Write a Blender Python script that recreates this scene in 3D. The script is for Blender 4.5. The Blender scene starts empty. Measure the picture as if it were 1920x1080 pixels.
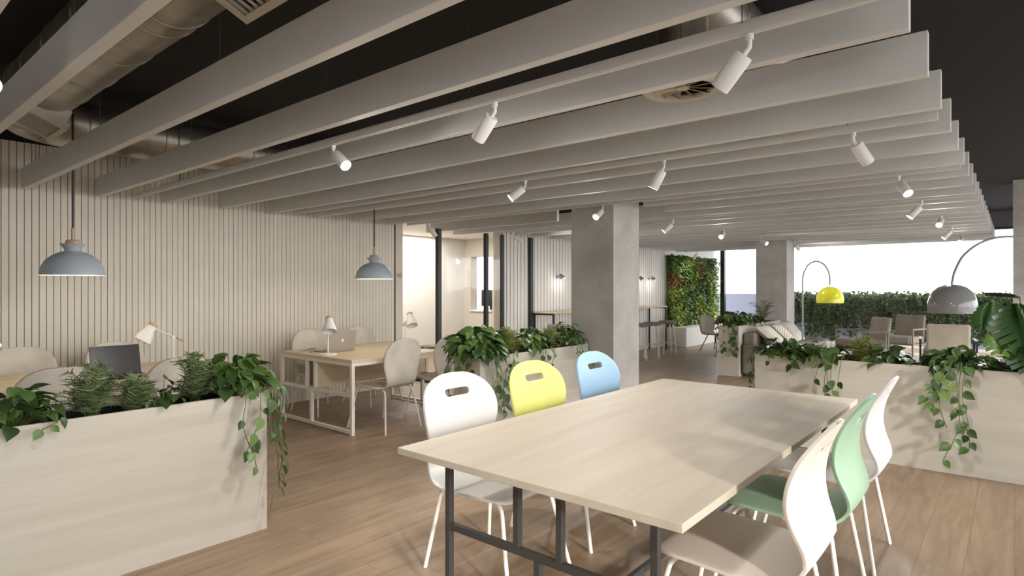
import bpy, math, random
from mathutils import Vector, Matrix
R = random.Random(7)
PI = math.pi
scn = bpy.context.scene
COL = scn.collection
A = math.radians(40.096)                       # camera heading
CR = Vector((math.cos(A), math.sin(A), 0)); CF = Vector((-math.sin(A), math.cos(A), 0)); UP = Vector((0, 0, 1))

# ------------------------------------------------------------------ helpers
def srgb(r, g, b):
    f = lambda c: c / 12.92 if c <= .04045 else ((c + .055) / 1.055) ** 2.4
    return (f(r / 255), f(g / 255), f(b / 255), 1)

class MB:
    """collects shapes for one mesh"""
    def __init__(s): s.v = []; s.f = []; s.m = []; s.mi = 0
    def add(s, vs, fs):
        o = len(s.v); s.v += [tuple(p) for p in vs]
        for f in fs: s.f.append([i + o for i in f]); s.m.append(s.mi)
    def box(s, x0, x1, y0, y1, z0, z1):
        s.add([(x0,y0,z0),(x1,y0,z0),(x1,y1,z0),(x0,y1,z0),(x0,y0,z1),(x1,y0,z1),(x1,y1,z1),(x0,y1,z1)],
              [(0,3,2,1),(4,5,6,7),(0,1,5,4),(1,2,6,5),(2,3,7,6),(3,0,4,7)]); return s
    def tube(s, pts, r, n=10, cap=True):
        pts = [Vector(p) for p in pts]; N = len(pts)
        rs = list(r) if isinstance(r, (list, tuple)) else [r] * N
        d0 = (pts[1] - pts[0]).normalized()
        up = Vector((0,0,1)) if abs(d0.z) < .9 else Vector((1,0,0))
        side = d0.cross(up).normalized(); vs = []
        for i, p in enumerate(pts):
            d = (pts[min(i+1,N-1)] - pts[max(i-1,0)]).normalized()
            side = (side - d * side.dot(d)).normalized(); o = d.cross(side)
            for k in range(n):
                t = 2*PI*k/n; vs.append(p + (side*math.cos(t) + o*math.sin(t))*rs[i])
        fs = [(i*n+k, i*n+(k+1)%n, (i+1)*n+(k+1)%n, (i+1)*n+k) for i in range(N-1) for k in range(n)]
        if cap: fs += [tuple(reversed(range(n))), tuple(range((N-1)*n, N*n))]
        s.add(vs, fs); return s
    def lathe(s, prof, n=32, c=(0,0,0)):
        vs = [(c[0]+r*math.cos(2*PI*k/n), c[1]+r*math.sin(2*PI*k/n), c[2]+z) for r, z in prof for k in range(n)]
        fs = [(i*n+k, i*n+(k+1)%n, (i+1)*n+(k+1)%n, (i+1)*n+k) for i in range(len(prof)-1) for k in range(n)]
        s.add(vs, fs); return s
    def disc(s, c, r, n=32, up=True):
        vs = [(c[0]+r*math.cos(2*PI*k/n), c[1]+r*math.sin(2*PI*k/n), c[2]) for k in range(n)]
        s.add(vs, [tuple(range(n)) if up else tuple(reversed(range(n)))]); return s
    def xf(s, M, start=0):
        s.v[start:] = [tuple(M @ Vector(p)) for p in s.v[start:]]; return s
    def build(s, name, mats, parent=None, smooth=0, loc=None, bevel=0, solid=0):
        me = bpy.data.meshes.new(name); me.from_pydata(s.v, [], s.f)
        if not isinstance(mats, (list, tuple)): mats = [mats]
        for m in mats: me.materials.append(m)
        if len(mats) > 1: me.polygons.foreach_set('material_index', s.m)
        if smooth:
            me.polygons.foreach_set('use_smooth', [True]*len(me.polygons))
            if smooth < 180: me.set_sharp_from_angle(angle=math.radians(smooth))
        me.update()
        o = bpy.data.objects.new(name, me); COL.objects.link(o)
        if parent is not None: o.parent = parent
        if loc is not None: o.location = loc
        if solid:
            md = o.modifiers.new('thickness', 'SOLIDIFY'); md.thickness = solid; md.offset = 0
        if bevel:
            md = o.modifiers.new('edge', 'BEVEL'); md.width = bevel; md.segments = 2; md.limit_method = 'ANGLE'
            md.angle_limit = math.radians(50)
        return o

def bx(x0, x1, y0, y1, z0, z1): return MB().box(x0, x1, y0, y1, z0, z1)
def tag(o, label, cat, group=None, kind=None):
    o['label'] = label; o['category'] = cat
    if group: o['group'] = group
    if kind: o['kind'] = kind
    return o
def thing(name, label, cat, loc=(0,0,0), rz=0, group=None):
    o = bpy.data.objects.new(name, None); COL.objects.link(o); o.empty_display_size = .1
    o.location = loc; o.rotation_euler = (0, 0, rz)
    return tag(o, label, cat, group)
def struct(o): o['kind'] = 'structure'; return o
def copy_tree(o, parent=None):
    c = o.copy(); COL.objects.link(c); c.parent = parent
    for ch in o.children: copy_tree(ch, c)
    return c
def dup(root, loc, rz, label, group=None):
    c = copy_tree(root); c.location = loc; c.rotation_euler = (0, 0, rz); c.scale = (1, 1, 1); c['label'] = label
    if group: c['group'] = group
    return c
ORD = ['first','second','third','fourth','fifth','sixth','seventh','eighth','ninth','tenth','eleventh','twelfth','thirteenth','fourteenth',
       'fifteenth','sixteenth','seventeenth','eighteenth','nineteenth','twentieth','twenty-first','twenty-second','twenty-third','twenty-fourth','twenty-fifth']
def bez(p0, p1, p2, n=8):
    p0, p1, p2 = Vector(p0), Vector(p1), Vector(p2)
    return [p0*(1-t)**2 + p1*2*t*(1-t) + p2*t*t for t in [i/n for i in range(n+1)]]

# ------------------------------------------------------------------ materials
class NT:
    def __init__(s, name):
        s.m = bpy.data.materials.new(name); s.m.use_nodes = True; s.t = s.m.node_tree
        s.b = s.t.nodes['Principled BSDF']; s.out = s.t.nodes['Material Output']
    def n(s, typ, **kw):
        x = s.t.nodes.new(typ)
        for k, v in kw.items():
            if k in x.inputs: x.inputs[k].default_value = v
            else: setattr(x, k, v)
        return x
    def l(s, a, b): s.t.links.new(a, b)
    def ramp(s, src, stops):
        r = s.n('ShaderNodeValToRGB'); e = r.color_ramp.elements
        while len(e) < len(stops): e.new(.5)
        for i, (p, c) in enumerate(stops): e[i].position = p; e[i].color = c
        s.l(src, r.inputs[0]); return r.outputs[0]
    def coords(s, scale=(1,1,1), rot=(0,0,0)):
        tc = s.n('ShaderNodeTexCoord'); mp = s.n('ShaderNodeMapping')
        mp.inputs['Scale'].default_value = scale; mp.inputs['Rotation'].default_value = rot
        s.l(tc.outputs['Object'], mp.inputs[0]); return mp.outputs[0]
    def bump(s, src, strength, dist=.01):
        b = s.n('ShaderNodeBump', Strength=strength, Distance=dist); s.l(src, b.inputs['Height']); s.l(b.outputs[0], s.b.inputs['Normal'])

def plain(name, col, rough=.5, metal=0, spec=.5, var=.04, scale=6):
    t = NT(name); b = t.b
    b.inputs['Roughness'].default_value = rough; b.inputs['Metallic'].default_value = metal
    b.inputs['Specular IOR Level'].default_value = spec
    nz = t.n('ShaderNodeTexNoise', Scale=scale, Detail=4.0); t.l(t.coords(), nz.inputs[0])
    c2 = tuple(min(1, c*(1+var)) for c in col[:3]) + (1,); c1 = tuple(c*(1-var) for c in col[:3]) + (1,)
    t.l(t.ramp(nz.outputs[0], [(.3, c1), (.7, c2)]), b.inputs['Base Color'])
    return t.m
def wood(name, c1, c2, axis='Y', rough=.5, grain=1.0):
    t = NT(name); s = {'X': (.5, 7, 7), 'Y': (7, .5, 7), 'Z': (7, 7, .5)}[axis]
    s = tuple(q*grain for q in s)
    co = t.coords(s)
    n1 = t.n('ShaderNodeTexNoise', Scale=1.2, Detail=3.0, Distortion=.8); t.l(co, n1.inputs[0])
    n2 = t.n('ShaderNodeTexNoise', Scale=9.0, Detail=6.0, Roughness=.7); t.l(co, n2.inputs[0])
    mx = t.n('ShaderNodeMath', operation='MULTIPLY_ADD'); t.l(n2.outputs[0], mx.inputs[0]); mx.inputs[1].default_value = .5; t.l(n1.outputs[0], mx.inputs[2])
    t.l(t.ramp(mx.outputs[0], [(.5, c1), (1.0, c2)]), t.b.inputs['Base Color'])
    t.b.inputs['Roughness'].default_value = rough; t.bump(n2.outputs[0], .08, .003)
    return t.m
def emit(name, col, s):
    t = NT(name); t.b.inputs['Base Color'].default_value = col; t.b.inputs['Emission Color'].default_value = col
    t.b.inputs['Emission Strength'].default_value = s; return t.m
def leafmat(name, stops, rough=.35, trans=.14, spec=.5):
    t = NT(name); g = t.n('ShaderNodeNewGeometry')
    col = t.ramp(g.outputs['Random Per Island'], stops)
    t.l(col, t.b.inputs['Base Color']); t.b.inputs['Roughness'].default_value = rough; t.b.inputs['Specular IOR Level'].default_value = spec
    tr = t.n('ShaderNodeBsdfTranslucent'); t.l(col, tr.inputs[0])
    mx = t.n('ShaderNodeMixShader'); mx.inputs[0].default_value = trans
    t.l(t.b.outputs[0], mx.inputs[1]); t.l(tr.outputs[0], mx.inputs[2]); t.l(mx.outputs[0], t.out.inputs[0])
    return t.m
def glassmat(name, tint=(1,1,1,1), ior=1.45):
    t = NT(name); t.t.nodes.remove(t.b)
    fr = t.n('ShaderNodeFresnel', IOR=ior); gl = t.n('ShaderNodeBsdfGlossy', Roughness=.0); tp = t.n('ShaderNodeBsdfTransparent')
    tp.inputs[0].default_value = tint
    ge = t.n('ShaderNodeNewGeometry'); ft = t.n('ShaderNodeMath', operation='SUBTRACT'); ft.inputs[0].default_value = 1; t.l(ge.outputs['Backfacing'], ft.inputs[1])
    fm = t.n('ShaderNodeMath', operation='MULTIPLY'); t.l(fr.outputs[0], fm.inputs[0]); t.l(ft.outputs[0], fm.inputs[1])   # the pane's rear face only transmits
    mx = t.n('ShaderNodeMixShader'); t.l(fm.outputs[0], mx.inputs[0]); t.l(tp.outputs[0], mx.inputs[1]); t.l(gl.outputs[0], mx.inputs[2])
    t.l(mx.outputs[0], t.out.inputs[0]); return t.m

def floormat():
    t = NT('oak_floor')
    tc = t.n('ShaderNodeTexCoord'); sp = t.n('ShaderNodeSeparateXYZ'); cb = t.n('ShaderNodeCombineXYZ')
    t.l(tc.outputs['Object'], sp.inputs[0]); t.l(sp.outputs[1], cb.inputs[0]); t.l(sp.outputs[0], cb.inputs[1])
    br = t.n('ShaderNodeTexBrick', Scale=1.0); br.inputs['Brick Width'].default_value = 1.9; br.inputs['Row Height'].default_value = .2
    br.inputs['Mortar Size'].default_value = .0016; br.inputs['Mortar Smooth'].default_value = .3; br.offset = .37; br.offset_frequency = 3
    br.inputs['Color1'].default_value = (0,0,0,1); br.inputs['Color2'].default_value = (1,1,1,1); br.inputs['Mortar'].default_value = (.1,.1,.1,1)
    t.l(cb.outputs[0], br.inputs[0])
    co = t.coords((6, .55, 1)); ad = t.n('ShaderNodeVectorMath', operation='MULTIPLY_ADD')
    t.l(br.outputs[0], ad.inputs[0]); ad.inputs[1].default_value = (40, 40, 40); t.l(co, ad.inputs[2])
    n1 = t.n('ShaderNodeTexNoise', Scale=1.6, Detail=4.0, Distortion=1.5); t.l(ad.outputs[0], n1.inputs[0])
    n2 = t.n('ShaderNodeTexNoise', Scale=12.0, Detail=5.0, Roughness=.7); t.l(ad.outputs[0], n2.inputs[0])
    mx = t.n('ShaderNodeMath', operation='MULTIPLY_ADD'); t.l(n2.outputs[0], mx.inputs[0]); mx.inputs[1].default_value = .45; t.l(n1.outputs[0], mx.inputs[2])
    col = t.ramp(mx.outputs[0], [(.45, srgb(132,110,89)), (1.0, srgb(172,148,123))])
    tone = t.n('ShaderNodeMixRGB', blend_type='MULTIPLY'); tone.inputs[0].default_value = 1.0
    rr = t.ramp(br.outputs[0], [(0, (.92,.91,.90,1)), (1, (1,1,1,1))])
    t.l(col, tone.inputs[1]); t.l(rr, tone.inputs[2])
    mort = t.n('ShaderNodeMixRGB'); t.l(br.outputs['Fac'], mort.inputs[0]); t.l(tone.outputs[0], mort.inputs[1]); mort.inputs[2].default_value = srgb(120,100,80)
    t.l(mort.outputs[0], t.b.inputs['Base Color']); t.b.inputs['Roughness'].default_value = .42
    t.bump(n2.outputs[0], .06, .002); return t.m
def concretemat(name, c1, c2):
    t = NT(name); co = t.coords()
    n1 = t.n('ShaderNodeTexNoise', Scale=2.2, Detail=6.0, Roughness=.65); t.l(co, n1.inputs[0])
    n2 = t.n('ShaderNodeTexNoise', Scale=45.0, Detail=5.0, Roughness=.8); t.l(co, n2.inputs[0])
    mx = t.n('ShaderNodeMath', operation='MULTIPLY_ADD'); t.l(n2.outputs[0], mx.inputs[0]); mx.inputs[1].default_value = .6; t.l(n1.outputs[0], mx.inputs[2])
    t.l(t.ramp(mx.outputs[0], [(.5, c1), (1.05, c2)]), t.b.inputs['Base Color'])
    t.b.inputs['Roughness'].default_value = .85; t.bump(n2.outputs[0], .25, .004); return t.m
def ductmat():
    t = NT('galvanised'); co = t.coords()
    nz = t.n('ShaderNodeTexNoise', Scale=5.0, Detail=4.0); t.l(co, nz.inputs[0])
    t.l(t.ramp(nz.outputs[0], [(.3, srgb(150,142,130)), (.7, srgb(190,182,168))]), t.b.inputs['Base Color'])
    t.b.inputs['Metallic'].default_value = .9; t.b.inputs['Roughness'].default_value = .38; return t.m
def fabric(name, c, sc=90):
    t = NT(name); nz = t.n('ShaderNodeTexNoise', Scale=float(sc), Detail=3.0); t.l(t.coords(), nz.inputs[0])
    n2 = t.n('ShaderNodeTexNoise', Scale=5.0, Detail=4.0); t.l(t.coords(), n2.inputs[0])
    mx = t.n('ShaderNodeMath', operation='MULTIPLY_ADD'); t.l(nz.outputs[0], mx.inputs[0]); mx.inputs[1].default_value = .5; t.l(n2.outputs[0], mx.inputs[2])
    t.l(t.ramp(mx.outputs[0], [(.4, tuple(q*.8 for q in c[:3])+(1,)), (1.0, tuple(min(1,q*1.12) for q in c[:3])+(1,))]), t.b.inputs['Base Color'])
    t.b.inputs['Roughness'].default_value = .95; t.b.inputs['Specular IOR Level'].default_value = .2; t.bump(nz.outputs[0], .2, .002); return t.m
def stripemat():
    t = NT('striped_cloth'); wv = t.n('ShaderNodeTexWave', Scale=9.0, Distortion=.6); wv.bands_direction = 'X'; t.l(t.coords(), wv.inputs[0])
    t.l(t.ramp(wv.outputs[0], [(.0, srgb(120,112,104)), (.18, srgb(222,216,208)), (1, srgb(228,222,214))]), t.b.inputs['Base Color'])
    t.b.inputs['Roughness'].default_value = .95; return t.m

M = {}
M['floor'] = floormat()
M['slat'] = plain('slat_paint', srgb(220,219,216), .6, var=.01)
M['panel'] = plain('panel_paint', srgb(222,214,198), .6, var=.02)
M['groove'] = plain('groove_felt', srgb(70,64,56), .9)
M['white_wall'] = plain('white_plaster', srgb(238,234,226), .8, var=.01)
M['beige_wall'] = plain('beige_plaster', srgb(214,206,192), .8, var=.01)
M['black_ceiling'] = plain('black_ceiling_paint', srgb(30,28,26), .9)
M['beam'] = plain('dark_grey_beam', srgb(84,84,88), .6)
M['black'] = plain('black_metal', srgb(26,26,28), .45)
M['dark_steel'] = plain('dark_steel', srgb(66,64,62), .45, .2)
M['white_metal'] = plain('white_metal', srgb(236,230,220), .4)
M['white_plastic'] = plain('white_plastic', srgb(233,231,227), .4, var=.01)
M['concrete'] = concretemat('concrete', srgb(158,152,144), srgb(198,194,188))
M['duct'] = ductmat()
M['vent'] = plain('vent_paint', srgb(190,182,166), .5)
M['maple'] = wood('pale_maple', srgb(186,173,154), srgb(202,190,172), 'Y', .55)
M['ply_y'] = wood('pale_ply_along', srgb(186,178,163), srgb(202,195,181), 'Y', .6)
M['ply_x'] = wood('pale_ply_across', srgb(186,178,163), srgb(202,195,181), 'X', .6)
M['oak'] = wood('light_oak', srgb(208,188,156), srgb(226,209,181), 'Y', .45)
M['oak_z'] = wood('oak_turned', srgb(176,142,104), srgb(206,176,138), 'Z', .5)
M['lampblue'] = plain('grey_blue_enamel', srgb(168,177,186), .35, var=.01)
M['lampin'] = plain('shade_lining', srgb(244,240,230), .6, var=.01)
M['lens'] = emit('lamp_lens', (1,.97,.92,1), 6)
M['bulb'] = plain('frosted_bulb', srgb(246,242,234), .5, var=.01)
M['soil'] = plain('soil', srgb(46,36,28), .95, var=.4, scale=60)
M['screen'] = plain('dark_screen', srgb(38,36,34), .25)
M['laptop'] = plain('laptop_alloy', srgb(172,166,156), .45, .2)
M['grey_fabric'] = fabric('grey_felt', srgb(212,205,192))
M['taupe'] = fabric('taupe_felt', srgb(140,130,118))
M['sofa'] = fabric('sofa_fabric', srgb(130,124,114))
M['cream'] = fabric('cream_fabric', srgb(214,206,192))
M['stripe'] = stripemat()
M['tan'] = fabric('tan_fabric', srgb(158,149,134))
M['pothos'] = leafmat('pothos_leaf', [(0, srgb(52,74,40)), (.5, srgb(76,102,52)), (.85, srgb(100,126,62)), (1, srgb(150,170,100))])
M['fern'] = leafmat('fern_leaf', [(0, srgb(96,114,72)), (.6, srgb(124,140,96)), (1, srgb(160,168,120))], .7)
M['fern_light'] = leafmat('fern_light_leaf', [(0, srgb(112,120,58)), (.6, srgb(146,150,84)), (1, srgb(182,182,112))], .7)
M['monstera'] = leafmat('monstera_leaf', [(0, srgb(34,62,30)), (.7, srgb(54,88,38)), (1, srgb(110,150,56))])
M['palm'] = leafmat('palm_leaf', [(0, srgb(48,64,36)), (1, srgb(84,102,54))], .5)
M['stem'] = plain('plant_stem', srgb(104,116,62), .6)
M['ivy'] = leafmat('ivy_leaf', [(0, srgb(30,46,20)), (.6, srgb(56,78,30)), (1, srgb(98,116,52))], .6, .3)
M['parapet'] = plain('lilac_render', srgb(168,172,190), .9, var=.02)
M['terrace'] = plain('terrace_paving', srgb(150,148,150), .85, var=.06)
M['glass'] = glassmat('clear_glass')
M['glass2'] = glassmat('window_glass', (.97,.98,.99,1), 1.6)
M['yellow'] = plain('yellow_plastic', srgb(240,238,140), .45, var=.01)
M['blue'] = plain('blue_plastic', srgb(164,200,230), .45, var=.01)
M['green'] = plain('green_plastic', srgb(150,180,152), .45, var=.01)
M['beige_plastic'] = plain('beige_plastic', srgb(226,214,202), .45, var=.01)
M['lampyellow'] = plain('yellow_lamp_gloss', srgb(214,212,58), .15, var=.01)
M['lampgrey'] = plain('grey_lamp_gloss', srgb(146,146,144), .1, var=.01)
M['rug'] = fabric('pale_rug', srgb(206,202,196), 60)
M['mark'] = plain('grey_print', srgb(96,88,76), .7)
M['white_mark'] = plain('white_print', srgb(248,246,240), .5)
M['paper'] = plain('paper', srgb(226,214,192), .8, var=.1, scale=20)
def wallgreen():
    t = NT('living_wall_leaves'); co = t.coords(); g = t.n('ShaderNodeNewGeometry')
    n1 = t.n('ShaderNodeTexNoise', Scale=1.1, Detail=2.0, Distortion=.4); t.l(co, n1.inputs[0])
    ad = t.n('ShaderNodeMath', operation='MULTIPLY_ADD'); t.l(g.outputs['Random Per Island'], ad.inputs[0]); ad.inputs[1].default_value = .28; t.l(n1.outputs[0], ad.inputs[2])
    col = t.ramp(ad.outputs[0], [(.38, srgb(52,80,48)), (.5, srgb(82,110,72)), (.62, srgb(116,144,66)), (.75, srgb(160,178,78)), (.95, srgb(204,208,108))])
    t.l(col, t.b.inputs['Base Color']); t.b.inputs['Roughness'].default_value = .6
    return t.m
M['living'] = wallgreen()
M['pink'] = leafmat('pink_leaf', [(0, srgb(140,84,74)), (1, srgb(196,126,112))], .6, .1)

# ------------------------------------------------------------------ camera
cam = bpy.data.cameras.new('camera'); co = bpy.data.objects.new('camera', cam); COL.objects.link(co)
co.location = (0, 0, 1.45); co.rotation_euler = (PI/2, 0, A)
cam.sensor_width = 36; cam.lens = 1119.15/1920*36; cam.shift_y = -1.85/1920; cam.clip_start = .05
scn.camera = co

# ------------------------------------------------------------------ setting
CZ = 3.1
XL = -6.92
struct(bx(-10.2, 5.2, -4.2, 17.0, -.1, 0).build('floor', M['floor']))
struct(bx(-10.2, 5.2, -4.2, 17.2, CZ, CZ+.1).build('ceiling', M['black_ceiling']))
def cladding(name, X, y0, y1, z1, pitch, gap, ztop, depth=.016, mat=None):
    m = MB(); m.mi = 1; m.box(X-.2, X-depth, y0, y1, 0, z1); m.mi = 2; m.box(X-.2, X-depth, y0, y1, z1, ztop); m.mi = 0
    y = y0
    if mat: m_panel = mat
    else: m_panel = M['panel']
    while y + pitch - gap <= y1 + .001:
        m.box(X-depth, X, y, y+pitch-gap, 0, z1); y += pitch
    return struct(m.build(name, [m_panel, M['groove'], M['black_ceiling']]))
cladding('wall_left', XL, -4.2, 5.58, 2.77, .0545, .0055, CZ)
struct(bx(-7.12, XL, 5.58, 5.71, 0, CZ).build('trim_1', M['beige_wall']))
em = MB()                                                            # printed flower mark on the end of the panelled wall
for k in range(5):
    an = math.radians(-64 + 32*k); d = Vector((0, math.sin(an), math.cos(an))); s = Vector((0, math.cos(an), -math.sin(an)))
    c0 = Vector((XL+.002, 5.645, 1.605)); pts = [c0 + d*.012, c0 + d*.036 + s*.011, c0 + d*.062, c0 + d*.036 - s*.011, c0 + d*.012]
    em.tube(pts, .0022, 5)
em.tube([(XL+.002, 5.60, 1.6), (XL+.002, 5.645, 1.588), (XL+.002, 5.69, 1.6)], .003, 5)
tag(em.build('wall_emblem', M['mark']), 'small grey flower-shaped mark printed on the end of the panelled wall', 'emblem')
# glazed room behind the desks
struct(bx(-9.3, -9.2, 5.6, 9.4, 0, CZ).build('wall_room_left', M['white_wall']))
struct(bx(-9.3, -7.12, 5.5, 5.6, 0, CZ).build('wall_room_front', M['white_wall']))
bw = MB(); bw.box(-9.3, -9.0, 9.3, 9.5, 0, CZ); bw.box(-8.37, -6.75, 9.3, 9.5, 0, CZ); bw.box(-9.0, -8.37, 9.3, 9.5, 0, .93); bw.box(-9.0, -8.37, 9.3, 9.5, 2.10, CZ)
struct(bw.build('wall_room_back', M['beige_wall']))
struct(bx(-10.2, -6.75, 11.4, 11.5, 0, CZ).build('wall_room_far', M['white_wall']))
struct(bx(-9.2, -7.32, 5.6, 9.3, 2.48, 2.56).build('trim_2', M['white_wall']))
struct(bx(-9.0, -8.37, 9.26, 9.52, .93, .955).build('trim_3', M['white_wall']))
def mull(x, y, w, z1, n): return struct(bx(x-w/2, x+w/2, y-w/2, y+w/2, 0, z1).build(n, M['black']))
mull(-6.6, 6.13, .066, 2.325, 'trim_4'); mull(-6.6, 7.18, .06, 2.325, 'trim_5'); mull(-6.6, 7.58, .055, 2.325, 'trim_6'); mull(-6.58, 8.32, .075, 2.325, 'trim_7')
struct(bx(-9.2, -6.64, 6.10, 6.15, 0, .055).build('trim_8', M['black']))
struct(bx(-6.625, -6.575, 6.17, 7.55, 0, .055).build('trim_9', M['black']))
struct(bx(-9.2, -6.635, 6.124, 6.134, .055, 2.325).build('window_1', M['glass']))
struct(bx(-6.605, -6.595, 6.165, 7.15, .055, 2.325).build('window_2', M['glass']))
struct(bx(-6.605, -6.595, 7.21, 7.55, .055, 2.325).build('window_3', M['glass']))
cladding('wall_bar', -6.6, 7.61, 13.66, 2.6, .096, .02, CZ, .03, M['white_wall'])
struct(bx(-6.8, -6.6, 13.66, 17.0, 0, CZ).build('wall_garden', M['white_wall']))
struct(bx(-6.8, -6.635, 7.59, 7.608, 0, 2.6).build('trim_14', M['beige_wall']))
# columns
def column(n, x0, x1, y0, y1): return struct(bx(x0, x1, y0, y1, 0, CZ).build(n, M['concrete']))
column('column_1', -3.855, -3.31, 5.63, 6.20); column('column_2', -3.88, -3.31, 12.03, 12.55); column('column_3', -.02, .55, 12.03, 12.55)
# far glazing and beam
WY = 16.9
struct(bx(-6.6, 5.2, WY-.12, WY+.1, 2.76, CZ).build('trim_10', M['beam']))
struct(bx(-6.6, 5.2, WY-.12, WY+.1, 2.71, 2.76).build('trim_11', M['black']))
struct(bx(-6.42, -6.30, WY-.06, WY+.06, 0, 2.71).build('trim_12', M['black']))
struct(bx(-6.3, 5.2, WY-.04, WY+.04, 0, .05).build('trim_13', M['white_metal']))
xs = [-6.3, -4.6, -1.52, .9, 3.0, 5.2]
for i in range(5):
    struct(bx(xs[i]+.004, xs[i+1]-.004, WY-.006, WY+.006, .05, 2.71).build('window_%d' % (4+i), M['glass2']))
# sunny side (right of the camera): tall openings between piers; wall behind the camera
rw = MB()
for y0, y1 in ((-4.2, -1.3), (1.0, 1.25), (3.5, 3.75), (6.0, 6.25), (9.0, 9.25), (12.4, 12.65), (16.2, 17.0)): rw.box(5.0, 5.2, y0, y1, 0, 2.75)  # first pier made wide to block sun from the left planter
rw.box(5.0, 5.2, -4.2, 17, 2.75, CZ)
struct(rw.build('wall_right', M['white_wall']))
rb = MB(); rb.box(-7, .5, -4.2, -4.0, 0, CZ); rb.box(3.6, 5.2, -4.2, -4.0, 0, CZ); rb.box(.5, 3.6, -4.2, -4.0, 2.6, CZ); rb.box(.5, 3.6, -4.2, -4.0, 0, .8)  # unseen opening, sized for the fill light it lets in
struct(rb.build('wall_behind', M['white_wall']))
# terrace
struct(bx(-40, 40, -30, 60, -.3, -.12).build('ground', M['terrace']))
struct(bx(-9, 9, 18.2, 18.45, -.12, 1.25).build('terrace_wall', M['parapet']))

# ------------------------------------------------------------------ ceiling slats, tracks, spots
SB, ST = 2.328, 2.513
def slat(k, x0, x1, label):
    y = 1.256 + .5785*k; y = y if k > 0 else 1.256 + .577*k
    o = bx(x0, x1, y, y+.05, SB, ST).build('ceiling_slat', M['slat'], bevel=.003)
    tag(o, label, 'ceiling slat', 'suspended ceiling slats')
    for wx in (-6.4, -4.68, -2.9, -1.1):
        if x0 < wx < x1: MB().tube([(wx, y+.025, ST), (wx, y+.025, CZ)], .0022, 5).build('suspension_wire', M['dark_steel'], o)
    return o
XR = -.274
for k in range(-1, 23):
    nm = ORD[k+1]
    if k == 8: slat(k, -3.09, XR, 'pale grey ceiling slat that starts just right of the near concrete column')
    elif k == 9:
        slat(k, -7.25, -4.66, 'short pale grey ceiling slat stopping left of the near concrete column')
        slat(k, -3.12, XR, 'pale grey ceiling slat starting right of the near column, second slat behind its front face')
    elif k == 19:
        slat(k, -6.45, -3.95, 'short pale grey ceiling slat ending at the left side of the far column')
        slat(k, -3.25, XR, 'pale grey ceiling slat starting at the right side of the far column')
    else:
        x0 = -6.80 if k < 8 else (-7.23 if k < 11 else -6.45)
        slat(k, x0, XR, 'pale grey ceiling slat, %s slat from the camera end of the ceiling raft' % nm)
TZ = 2.335
for j in range(-1, 8):
    y = 2.125 + 1.731*j
    if j == 7: y = 14.35
    m = MB(); m.box(-6.66 if j < 3 else -6.4, -.31, y-.018, y+.018, TZ, TZ+.034); m.box(-6.66 if j < 3 else -6.4, -.31, y-.006, y+.006, TZ-.004, TZ)
    o = m.build('light_track', M['slat'])
    tag(o, 'slim white lighting track between ceiling slats, %s track from the camera' % ORD[j+1], 'light track', 'lighting tracks')
    for wx in (-5.6, -3.8, -2.07, -.733):
        MB().tube([(wx, y, TZ+.034), (wx, y, CZ)], .0018, 5).build('suspension_wire', M['dark_steel'], o)
def spot(x, y, d, label, power=0):
    d = (CR*d[0] + UP*d[1] + CF*d[2]).normalized()
    t = thing('track_spotlight', label, 'spotlight', (x, y, TZ-.004), 0, 'white spotlights on the tracks')
    MB().tube([(0,0,0), (0,0,-.02)], .014, 10).build('mount', M['white_plastic'], t, 40)
    J = Vector((0,0,-.045)); MB().tube([(0,0,-.018), J, J + d*.03], .009, 10).build('stem', M['white_plastic'], t, 40)
    b0 = J + d*.028; b1 = b0 + d*.135
    m = MB(); m.tube([b0, b0 + d*.006, b1 - d*.004, b1], [.031, .035, .035, .034], 24, cap=False)
    sd = d.orthogonal().normalized(); od = d.cross(sd)
    m.add([b0 + (sd*math.cos(2*PI*k/24) + od*math.sin(2*PI*k/24))*.031 for k in range(24)], [tuple(range(24))])
    m.build('lamp_body', M['white_plastic'], t, 40)
    c = b1 - d*.003
    ln = MB(); ln.add([c + (sd*math.cos(2*PI*k/24) + od*math.sin(2*PI*k/24))*.033 for k in range(24)], [tuple(range(24))])
    ln.build('lens', M['lens'], t)
    if power or y > 1:
        L = bpy.data.lights.new('spot_beam', 'SPOT'); L.energy = 24 if y < 14 else 4; L.spot_size = 2.3; L.spot_blend = 1; L.shadow_soft_size = .06; L.color = (1,.96,.91)
        lo = bpy.data.objects.new('spot_beam', L); COL.objects.link(lo); lo.location = t.location + b1 + d*.01
        lo.rotation_euler = d.to_track_quat('-Z', 'Y').to_euler()
    return t
T = lambda j: 2.125 + 1.731*j
W = 'white cylinder spotlight '
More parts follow.
